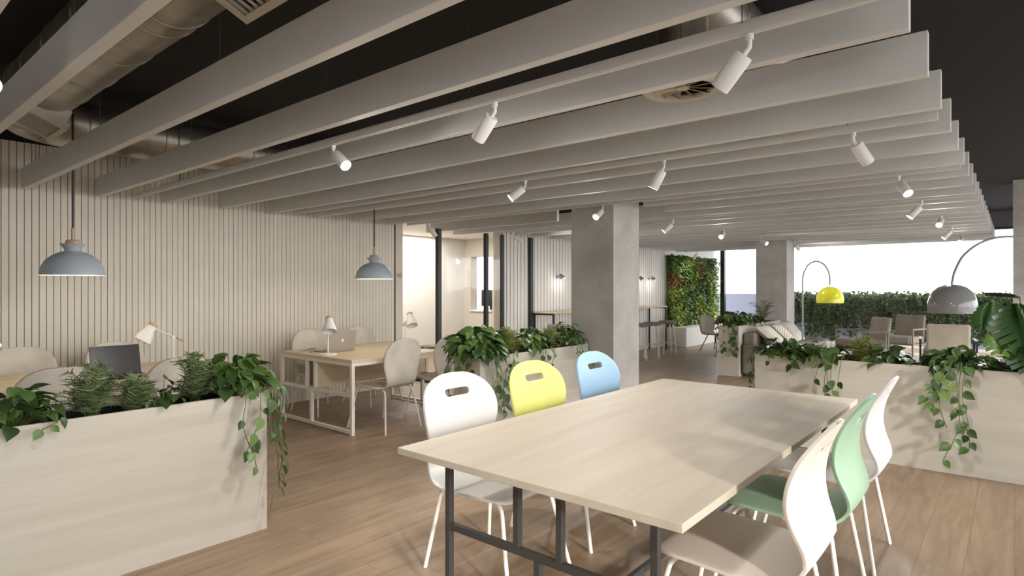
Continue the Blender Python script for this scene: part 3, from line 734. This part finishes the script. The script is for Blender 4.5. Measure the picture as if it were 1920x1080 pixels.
desk_lamp((-5.56, 2.06, .738), -PI/2-.1, 'white desk lamp right of the dark laptop on the left desk')
desk_lamp((-5.50, 3.54, .738), -.5, 'white desk lamp in front of the grey laptop')
desk_lamp((-5.6, 4.66, .738), -.35, 'white desk lamp at the far end of the grey-laptop desk, against the glazed room')
desk_lamp((-5.56, .64, .738), PI/2+.25, 'white desk lamp cut by the left edge of the view')
def laptop(loc, rz, label, lid, mark):
    """screen facing +x, hinge at x=0"""
    t = thing('laptop', label, 'laptop', loc, rz)
    bx(0, .235, -.175, .175, 0, .014).build('keyboard_base', lid, t, bevel=.004)
    bx(.02, .12, -.15, .15, .014, .0155).build('keys', M['black'], t)
    Mx = Matrix.Translation((0,0,.012)) @ Matrix.Rotation(math.radians(-14), 4, 'Y')
    l = bx(-.007, 0, -.175, .175, 0, .235).xf(Mx).build('lid', lid, t, bevel=.003)
    bx(0, .0015, -.168, .168, .012, .228).xf(Mx).build('screen', M['screen'], l)
    if mark:
        m = MB(); n = 20; pts = []
        for k in range(n):
            a = 2*PI*k/n; r = .0155*(1 + .09*math.cos(2*a) - (.35 if abs(a-.35) < .5 else 0)); pts.append((-.0085, r*math.cos(a), .122 + r*1.05*math.sin(a)))
        m.add(pts, [tuple(range(n))]); m.add([(-.0085, .000, .1415), (-.0085, .006, .150), (-.0085, .0075, .1425)], [(0,1,2)])
        m.xf(Mx).build('logo', M['white_mark'], l)
    return t
laptop((-5.50, 1.62, .738), 0, 'open laptop with dark screen on the left desk', M['screen'], False)
laptop((-5.66, 3.80, .738), PI, 'grey laptop seen from behind with a pale round mark on its lid', M['laptop'], True)
g = thing('eyeglasses', 'round dark-rimmed eyeglasses lying on the desk beside the grey laptop', 'eyeglasses', (-5.86, 3.58, .738), .5)
m = MB()
for y in (-.033, .033): m.tube([(0, y + .024*math.cos(2*PI*k/18), .026 + .024*math.sin(2*PI*k/18)) for k in range(19)], .0024, 6)
m.tube(bez((0,-.01,.03),(0,0,.038),(0,.01,.03),4), .002, 6); m.build('rim', M['black'], g, 60)
for y in (-.058, .058): MB().tube([(0,y,.03),(-.09,y*.9,.024),(-.125,y*.85,.003)], .0018, 6).build('temple', M['black'], g, 60)
for y in (-.033, .033):
    m = MB(); m.add([(0, y + .023*math.cos(2*PI*k/18), .026 + .023*math.sin(2*PI*k/18)) for k in range(18)], [tuple(range(18))]); m.build('lens', M['glass'], g)
mg = thing('magazine', 'open magazine lying at the far end of the grey-laptop desk', 'magazine', (-5.28, 4.78, .738), .4)
m = MB(); n = 8
for s in (-1, 1):
    m.add([(s*.21*i/n, y, .004 + .014*math.sin(PI*(i/n)**.6)) for i in range(n+1) for y in (-.14, .14)], [(2*i, 2*i+1, 2*i+3, 2*i+2) for i in range(n)])
m.build('pages', M['paper'], mg, 180, solid=.004)

# pendants
pend0 = None
def pendant(loc, label):
    global pend0
    if pend0: return dup(pend0, loc, 0, label)
    t = thing('pendant_lamp', label, 'pendant lamp', loc, 0, 'grey-blue pendant lamps'); pend0 = t
    MB().lathe([(.21,0),(.206,.03),(.195,.07),(.17,.115),(.13,.152),(.085,.175),(.06,.182),(.052,.19),(.058,.205),(.072,.225),(.084,.24),(.08,.24),(.066,.222)], 44).build('shade', M['lampblue'], t, 50)
    MB().lathe([(.2095,.0),(.204,.03),(.193,.068),(.168,.112),(.128,.148),(.06,.175),(0,.178)], 44).build('lining', M['lampin'], t, 60)
    MB().lathe([(.0,.272),(.03,.272),(.044,.266),(.047,.255),(.047,.215),(0,.215)], 28).build('cap', M['oak_z'], t, 40)
    MB().tube([(0,0,.268),(0,0,.365)], .0115, 12).build('stem', M['oak_z'], t, 60)
    MB().tube([(0,0,.365),(0,0,CZ-loc[2])], .0075, 8).build('cord', M['black'], t, 60)
    MB().lathe([(0,.1),(.03,.09),(.045,.06),(.03,.03),(0,.02)], 20).build('bulb', M['bulb'], t, 180)
    return t
pendant((-5.54, 1.336, 1.54), 'grey-blue dome pendant lamp at the far left, above the left desk')
pendant((-5.54, 4.16, 1.54), 'grey-blue dome pendant lamp above the grey-laptop desk')

# ------------------------------------------------------------------ bar and stools along the panelled wall
b = thing('bar_table', 'long high bar table with thin top and black frames along the panelled wall', 'bar table', (-6.29, 10.6, 0))
bx(-.29, .16, -2.2, 2.25, .985, 1.01).build('bar_top', M['oak'], b)
for y in (-2.19, -.75, .75, 2.2):
    bx(-.29, -.26, y, y+.03, 0, .985).build('leg', M['black'], b); bx(.13, .16, y, y+.03, 0, .985).build('leg', M['black'], b)
    bx(-.26, .13, y, y+.03, .955, .985).build('frame_rail', M['black'], b)
stool0 = None
def stool(loc, label):
    global stool0
    if stool0: return dup(stool0, loc, R.uniform(0,1), label)
    t = thing('bar_stool', label, 'bar stool', loc, .4, 'round bar stools'); stool0 = t
    MB().lathe([(0,.66),(.16,.66),(.185,.67),(.19,.69),(.185,.715),(.16,.725),(0,.728)], 32).build('seat', M['taupe'], t, 50)
    for k in range(4):
        a = PI/4 + PI/2*k; c, s = math.cos(a), math.sin(a)
        MB().tube([(.13*c,.13*s,.66),(.21*c,.21*s,.0)], [.02,.013], 10).build('leg', M['white_metal'], t, 60)
    MB().tube([(.18*math.cos(2*PI*k/24), .18*math.sin(2*PI*k/24), .26) for k in range(25)], .007, 6).build('footrest', M['white_metal'], t, 60)
    return t
st0 = stool((-5.95, 8.3, 0), 'bar stool left of the near concrete column, only its seat showing above the plants'); st0.scale = (1, 1, 1.12)
stool((-5.72, 10.72, 0), 'bar stool half hidden by the right edge of the near column')
stool((-5.72, 11.28, 0), 'round taupe bar stool with white legs, second from the near column')
stool((-5.72, 11.98, 0), 'round taupe bar stool with white legs, closest to the living wall')
sc0 = None
def sconce(y, label):
    global sc0
    if sc0: return dup(sc0, (-6.6, y, 1.62), 0, label)
    t = thing('wall_sconce', label, 'wall lamp', (-6.6, y, 1.62), 0, 'grey wall sconces above the bar'); sc0 = t
    MB().tube([(0,0,.02),(.02,0,.02)], .036, 20).build('wall_plate', M['lampgrey'], t, 40)
    MB().tube([(.02,0,.02),(.1,0,.03)], .008, 8).build('arm', M['lampgrey'], t, 60)
    Mx = Matrix.Translation((.1,0,.04)) @ Matrix.Rotation(math.radians(-40), 4, 'Y')
    MB().lathe([(0,.045),(.016,.045),(.022,.03),(.055,-.07),(.052,-.07),(.015,.02)], 24).xf(Mx).build('shade', M['lampgrey'], t, 50)
    return t
sconce(9.16, 'grey wall sconce on the panelled wall left of the near column'); sconce(12.27, 'grey wall sconce cut off by the right edge of the near column'); sconce(12.85, 'grey wall sconce between the near column and the living wall')
# monitor on the counter of the glazed room
mo = thing('monitor', 'black monitor on the counter inside the glazed room, seen from behind', 'monitor', (-8.52, 9.42, .955), .25)
bx(-.22, .22, -.02, .02, .09, .44).build('display', M['black'], mo, bevel=.008); bx(-.03, .03, .0, .03, .01, .12).build('stand', M['black'], mo); bx(-.11, .11, -.07, .07, 0, .012).build('base', M['white_plastic'], mo)
m = MB(); m.tube([(.08,-.0215,.33),(.10,-.0215,.30),(.08,-.0215,.275),(.10,-.0215,.25)], .006, 5); m.build('logo', M['white_mark'], mo)

# ------------------------------------------------------------------ living wall
lw = thing('living_wall', 'tall vertical garden of mixed green and pink foliage at the end of the bar wall', 'plant wall', (-6.595, 15.25, 0))
bx(.0, .05, -1.46, 1.45, .46, 2.24).build('backing', M['soil'], lw)
m, pk = MB(), MB()
def pinkzone(y, z):
    return ((y+1.35)/.33)**2 + ((z-1.60+ .25*(y+1.3))/.17)**2 < 1 or (abs(y - (.22 + (2.2-z)*.28)) < .1 and 1.62 < z < 2.22)
for i in range(9000):
    y = R.uniform(-1.5, 1.47); z = R.uniform(.45, 2.24); d = R.uniform(.05, .2)
    if i % 12 == 0: y = R.uniform(-1.52, -1.46); d = R.uniform(0, .16)
    tgt = pk if (pinkzone(y, z) and R.random() < .8) else m
    b0 = Vector((d, y, z)); L = R.uniform(.05, .1); tp = Vector((R.uniform(.2,1), R.uniform(-.8,.8), R.uniform(-1,.2))).normalized()*L; sd = tp.cross(Vector((1,.2,.5)) + rv(.6)).normalized()*L*.33
    tgt.add([b0, b0+tp*.5+sd, b0+tp, b0+tp*.5-sd], [(0,1,2,3)])
m.build('green_foliage', M['living'], lw)['kind'] = 'stuff'; pk.build('pink_foliage', M['pink'], lw)['kind'] = 'stuff'
gb = bx(0, .55, -1.55, 1.55, 0, .46).build('low_planter', M['white_wall'], None, bevel=.004); gb.location = (-6.595, 15.25, 0)
tag(gb, 'low white planter base below the living wall', 'planter')

# ------------------------------------------------------------------ lounge
def cushion(name, lx, ly, lz, mat, parent, M4):
    m = MB(); n = 8
    for sgn in (1, -1):
        vs = []; fs = []
        for i in range(n+1):
            for j in range(n+1):
                u = -1 + 2*i/n; v = -1 + 2*j/n; b = (1-u**4)*(1-v**4)
                vs.append((u*lx/2*(1-.06*(1-abs(v))), v*ly/2*(1-.06*(1-abs(u))), sgn*lz/2*(b**.5)))
        for i in range(n):
            for j in range(n):
                q = (i*(n+1)+j, (i+1)*(n+1)+j, (i+1)*(n+1)+j+1, i*(n+1)+j+1); fs.append(q if sgn > 0 else q[::-1])
        m.add(vs, fs)
    m.xf(M4); return m.build(name, mat, parent, 180)
so = thing('sofa', 'grey upholstered sofa backed against the lounge planter', 'sofa', (-3.395, 10.9, 0))
bx(.0, .78, -1.08, 1.05, .04, .40).build('seat', M['sofa'], so, bevel=.03); bx(.0, .18, -1.0, 1.0, .40, .70).build('backrest', M['taupe'], so, bevel=.03)
bx(.02, .78, -1.10, -.98, .04, .52).build('armrest', M['sofa'], so, bevel=.03); bx(.02, .78, .98, 1.08, .04, .52).build('armrest', M['sofa'], so, bevel=.03)
bx(.19, .80, -.96, .96, .40, .49).build('seat_cushion', M['sofa'], so, bevel=.03)
for x in (.08, .7):
    for y in (-1.03, 1.0): bx(x-.02, x+.02, y-.02, y+.02, 0, .04).build('leg', M['black'], so)
def pillow(y, x, mat, label, s=.5, tilt=42, yaw=0):
    t = thing('cushion', label, 'cushion', (-3.395+x, 10.9+y, .645), yaw, 'cushions on the sofa')
    cushion('cover', s, s*1.1, .16, mat, t, Matrix.Rotation(math.radians(tilt), 4, 'Y'))
pillow(-.62, .32, M['cream'], 'plain pale cushion at the near end of the sofa', .46)
pillow(-.08, .36, M['stripe'], 'striped cushion leaning in the middle of the sofa', .44, 46, .2); pillow(.5, .34, M['cream'], 'pale cushion at the far end of the sofa', .48, 50, -.1)
def arc_lamp(loc, rz, h, reach, drop, sh_r, mat, label):
    t = thing('arc_floor_lamp', label, 'floor lamp', loc, rz)
    MB().lathe([(0,0),(.16,0),(.165,.01),(.16,.03),(0,.035)], 32).build('base', M['white_metal'], t, 40)
    pts = [Vector((0,0,.03)), Vector((0,0,h-reach*.75))]
    hp = h - reach*.75
    for i in range(1, 21):
        a = PI*i/20*.97; pts.append(Vector((reach/2*(1-math.cos(a)), 0, hp + (h-hp)*math.sin(a)**.9)))
    end = pts[-1]; pts.append(Vector((end.x, 0, drop+.02)))
    MB().tube(pts, .015, 12).build('pole', M['lampgrey'], t, 80)
    c = (end.x, 0, drop)
    r = sh_r
    MB().lathe([(0,.0),(r*.25,-.006),(r*.5,-.028*r/.22),(r*.75,-.08*r/.22),(r*.92,-.15*r/.22),(r,-.23*r/.22),(r*.985,-.29*r/.22),(r*.965,-.265*r/.22),(r*.9,-.18*r/.22),(r*.5,-.06*r/.22),(0,-.02)], 44, c).build('shade', mat, t, 60)
    MB().lathe([(0,-.06),(.03,-.08),(.04,-.11),(.02,-.145),(0,-.15)], 16, c).build('bulb', M['lampin'], t, 180)
    return t
arc_lamp((-2.72, 10.8, 0), A, 1.88, .46, 1.46, .21, M['lampyellow'], 'slender arc floor lamp with yellow dome shade by the sofa')
def big_arc():
    t = thing('arc_floor_lamp', 'large arc floor lamp with glossy grey dome shade at the right', 'floor lamp', (-.52, 8.06, 0), A)
    bx(1.62, 1.98, -.18, .18, 0, .06).build('base', M['white_metal'], t, bevel=.01)
    pts = [Vector((0,0,1.48))] + catmull([(0,0,1.5),(.03,0,1.62),(.13,0,1.80),(.34,0,1.945),(.62,0,2.0),(1.0,0,1.94),(1.38,0,1.70),(1.66,0,1.25),(1.78,0,.7),(1.8,0,.06)], 5)
    MB().tube(pts, .013, 12).build('pole', M['lampgrey'], t, 80)
    r = .225; c = (0, 0, 1.48)
    MB().lathe([(0,0),(r*.3,-.008),(r*.58,-.033),(r*.8,-.082),(r*.93,-.142),(r*.99,-.2),(r,-.245),(r*.975,-.315),(r*.955,-.312),(r*.98,-.24),(r*.88,-.14),(r*.5,-.04),(0,-.02)], 48, c).build('shade', M['lampgrey'], t, 60)
    MB().lathe([(0,-.06),(.03,-.08),(.04,-.11),(.02,-.145),(0,-.15)], 16, c).build('bulb', M['lampin'], t, 180)
big_arc()
rug = bx(-2.5, 1.6, 9.2, 15.6, 0, .012).build('rug', M['rug']); tag(rug, 'large pale rug under the lounge seats', 'rug')
def armchair(loc, rz, label, mat, legm):
    t = thing('lounge_chair', label, 'armchair', loc, rz, 'lounge armchairs')
    bx(-.3, .32, -.33, .33, .27, .42).build('seat', mat, t, bevel=.04)
    m = bx(-.37, -.29, -.29, .29, .28, .86); m.xf(Matrix.Translation((-.3,0,.3)) @ Matrix.Rotation(math.radians(-10), 4, 'Y') @ Matrix.Translation((.3,0,-.3))); m.build('backrest', mat, t, bevel=.03)
    for s in (-1, 1):
        m = MB(); y = s*.37; m.box(-.34, .3, y-.02, y+.02, .56, .59); m.box(.27, .3, y-.015, y+.015, .012, .56); m.box(-.33, -.3, y-.015, y+.015, .012, .56)
        m.build('arm_frame', legm, t)
    bx(-.32, .28, -.36, .36, .24, .27).build('frame_rail', legm, t)
    return t
armchair((-.86, 12.3, 0), PI/2+.1, 'tan-backed lounge armchair with black arm frames below the grey lamp shade', M['tan'], M['black'])
armchair((-2.35, 13.6, 0), -2.44, 'grey armchair standing in for a furniture reflection in the far windows, seen from the side', M['taupe'], M['taupe'])  # solid chair added in place of a reflection in the window glass
armchair((-1.85, 15.0, 0), -1.9, 'grey armchair standing in for a furniture reflection, closest to the far glass', M['taupe'], M['taupe'])  # another added chair imitating a reflection in the glass
ot = thing('ottoman', 'cream upholstered ottoman beside the tan armchair', 'ottoman', (-.58, 11.3, 0), .2)
bx(-.26, .26, -.26, .26, .1, .44).build('seat', M['cream'], ot, bevel=.05)
for x in (-.2,.2):
    for y in (-.2,.2): bx(x-.015, x+.015, y-.015, y+.015, .012, .1).build('leg', M['black'], ot)
ct = thing('coffee_table', 'low white coffee table with black legs between the right planter and the ottoman', 'table', (-.35, 10.2, 0), 0)
bx(-.42, .42, -.3, .3, .40, .43).build('tabletop', M['white_plastic'], ct, bevel=.004)
for x in (-.38,.38):
    for y in (-.26,.26): bx(x-.015, x+.015, y-.015, y+.015, 0, .40).build('leg', M['black'], ct)
sd = thing('side_chair', 'grey shell chair with slim black legs beside the living wall', 'chair', (-5.2, 13.35, 0), -.35)
shell_mesh([(p[0]*1.05, p[1]*.86) for p in DCP], dcw, None, .8).build('shell', M['tan'], sd, 180, solid=.03)
for sx in (1,-1):
    for sy in (1,-1): MB().tube([(.1*sx, .12*sy, .375), (.24*sx, .23*sy, 0)], .01, 8).build('leg', M['black'], sd, 60)

# ------------------------------------------------------------------ ivy on the terrace wall
m = MB()
for i in range(22000):
    x = R.uniform(-5.0, 5.5); z = 1.28 - 1.2*R.random()
    thin = max(0, .92 - z) * (.95 + .35*math.sin(x*5.1) + .3*math.sin(x*2.3+1) + .25*math.sin(x*11.7))
    if R.random() < thin*1.05: continue
    b0 = Vector((x, 18.2 - R.uniform(.01, .14) + (R.uniform(0, .3) if z > 1.22 else 0), z + (R.uniform(0, .05) if z > 1.2 else 0))); L = R.uniform(.06, .11)
    tp = Vector((R.uniform(-1,1), R.uniform(-.8,-.1), R.uniform(-1,.5))).normalized()*L; sdv = tp.cross(Vector((0,-1,.3)) + rv(.5)).normalized()*L*.36
    m.add([b0, b0+tp*.45+sdv, b0+tp, b0+tp*.45-sdv], [(0,1,2,3)])
iv = m.build('ivy_hedge', M['ivy']); tag(iv, 'dense dark ivy hanging over the terrace wall outside the far windows', 'ivy', None, 'stuff')

# ------------------------------------------------------------------ light
w = bpy.data.worlds.new('sky'); scn.world = w; w.use_nodes = True
bg = w.node_tree.nodes['Background']; bg.inputs[0].default_value = (.96, .98, 1, 1); bg.inputs[1].default_value = 2.3
sun = bpy.data.lights.new('sun', 'SUN'); sun.energy = 1.35; sun.angle = math.radians(4.5); sun.color = (1, .95, .88)
so_ = bpy.data.objects.new('sun', sun); COL.objects.link(so_); so_.rotation_euler = Vector((-.88, .36, -.27)).to_track_quat('-Z', 'Y').to_euler()
rl = bpy.data.lights.new('room_lamp', 'AREA'); rl.energy = 24; rl.size = 1.6; rl.color = (1, .98, .95)
ro = bpy.data.objects.new('room_lamp', rl); COL.objects.link(ro); ro.location = (-8.3, 7.6, 2.46)
rl2 = bpy.data.lights.new('back_room_lamp', 'AREA'); rl2.energy = 10; rl2.size = 1.2
ro2 = bpy.data.objects.new('back_room_lamp', rl2); COL.objects.link(ro2); ro2.location = (-8.5, 10.4, 3.0)
for y in (9.16, 12.27, 12.85):
    L = bpy.data.lights.new('sconce_glow', 'POINT'); L.energy = .7; L.shadow_soft_size = .04; L.color = (1, .95, .88)
    o = bpy.data.objects.new('sconce_glow', L); COL.objects.link(o); o.location = (-6.40, y, 1.53)
for nm, loc in (('pendant_glow', (-5.54, 1.336, 1.55)), ('pendant_glow', (-5.54, 4.16, 1.55))):
    L = bpy.data.lights.new(nm, 'POINT'); L.energy = 2.5; L.shadow_soft_size = .06; L.color = (1, .86, .68)
    o = bpy.data.objects.new(nm, L); COL.objects.link(o); o.location = loc

vs = scn.view_settings
vs.view_transform = 'Standard'; vs.look = 'None'; vs.gamma = 1; vs.use_curve_mapping = False; vs.exposure = 1.42
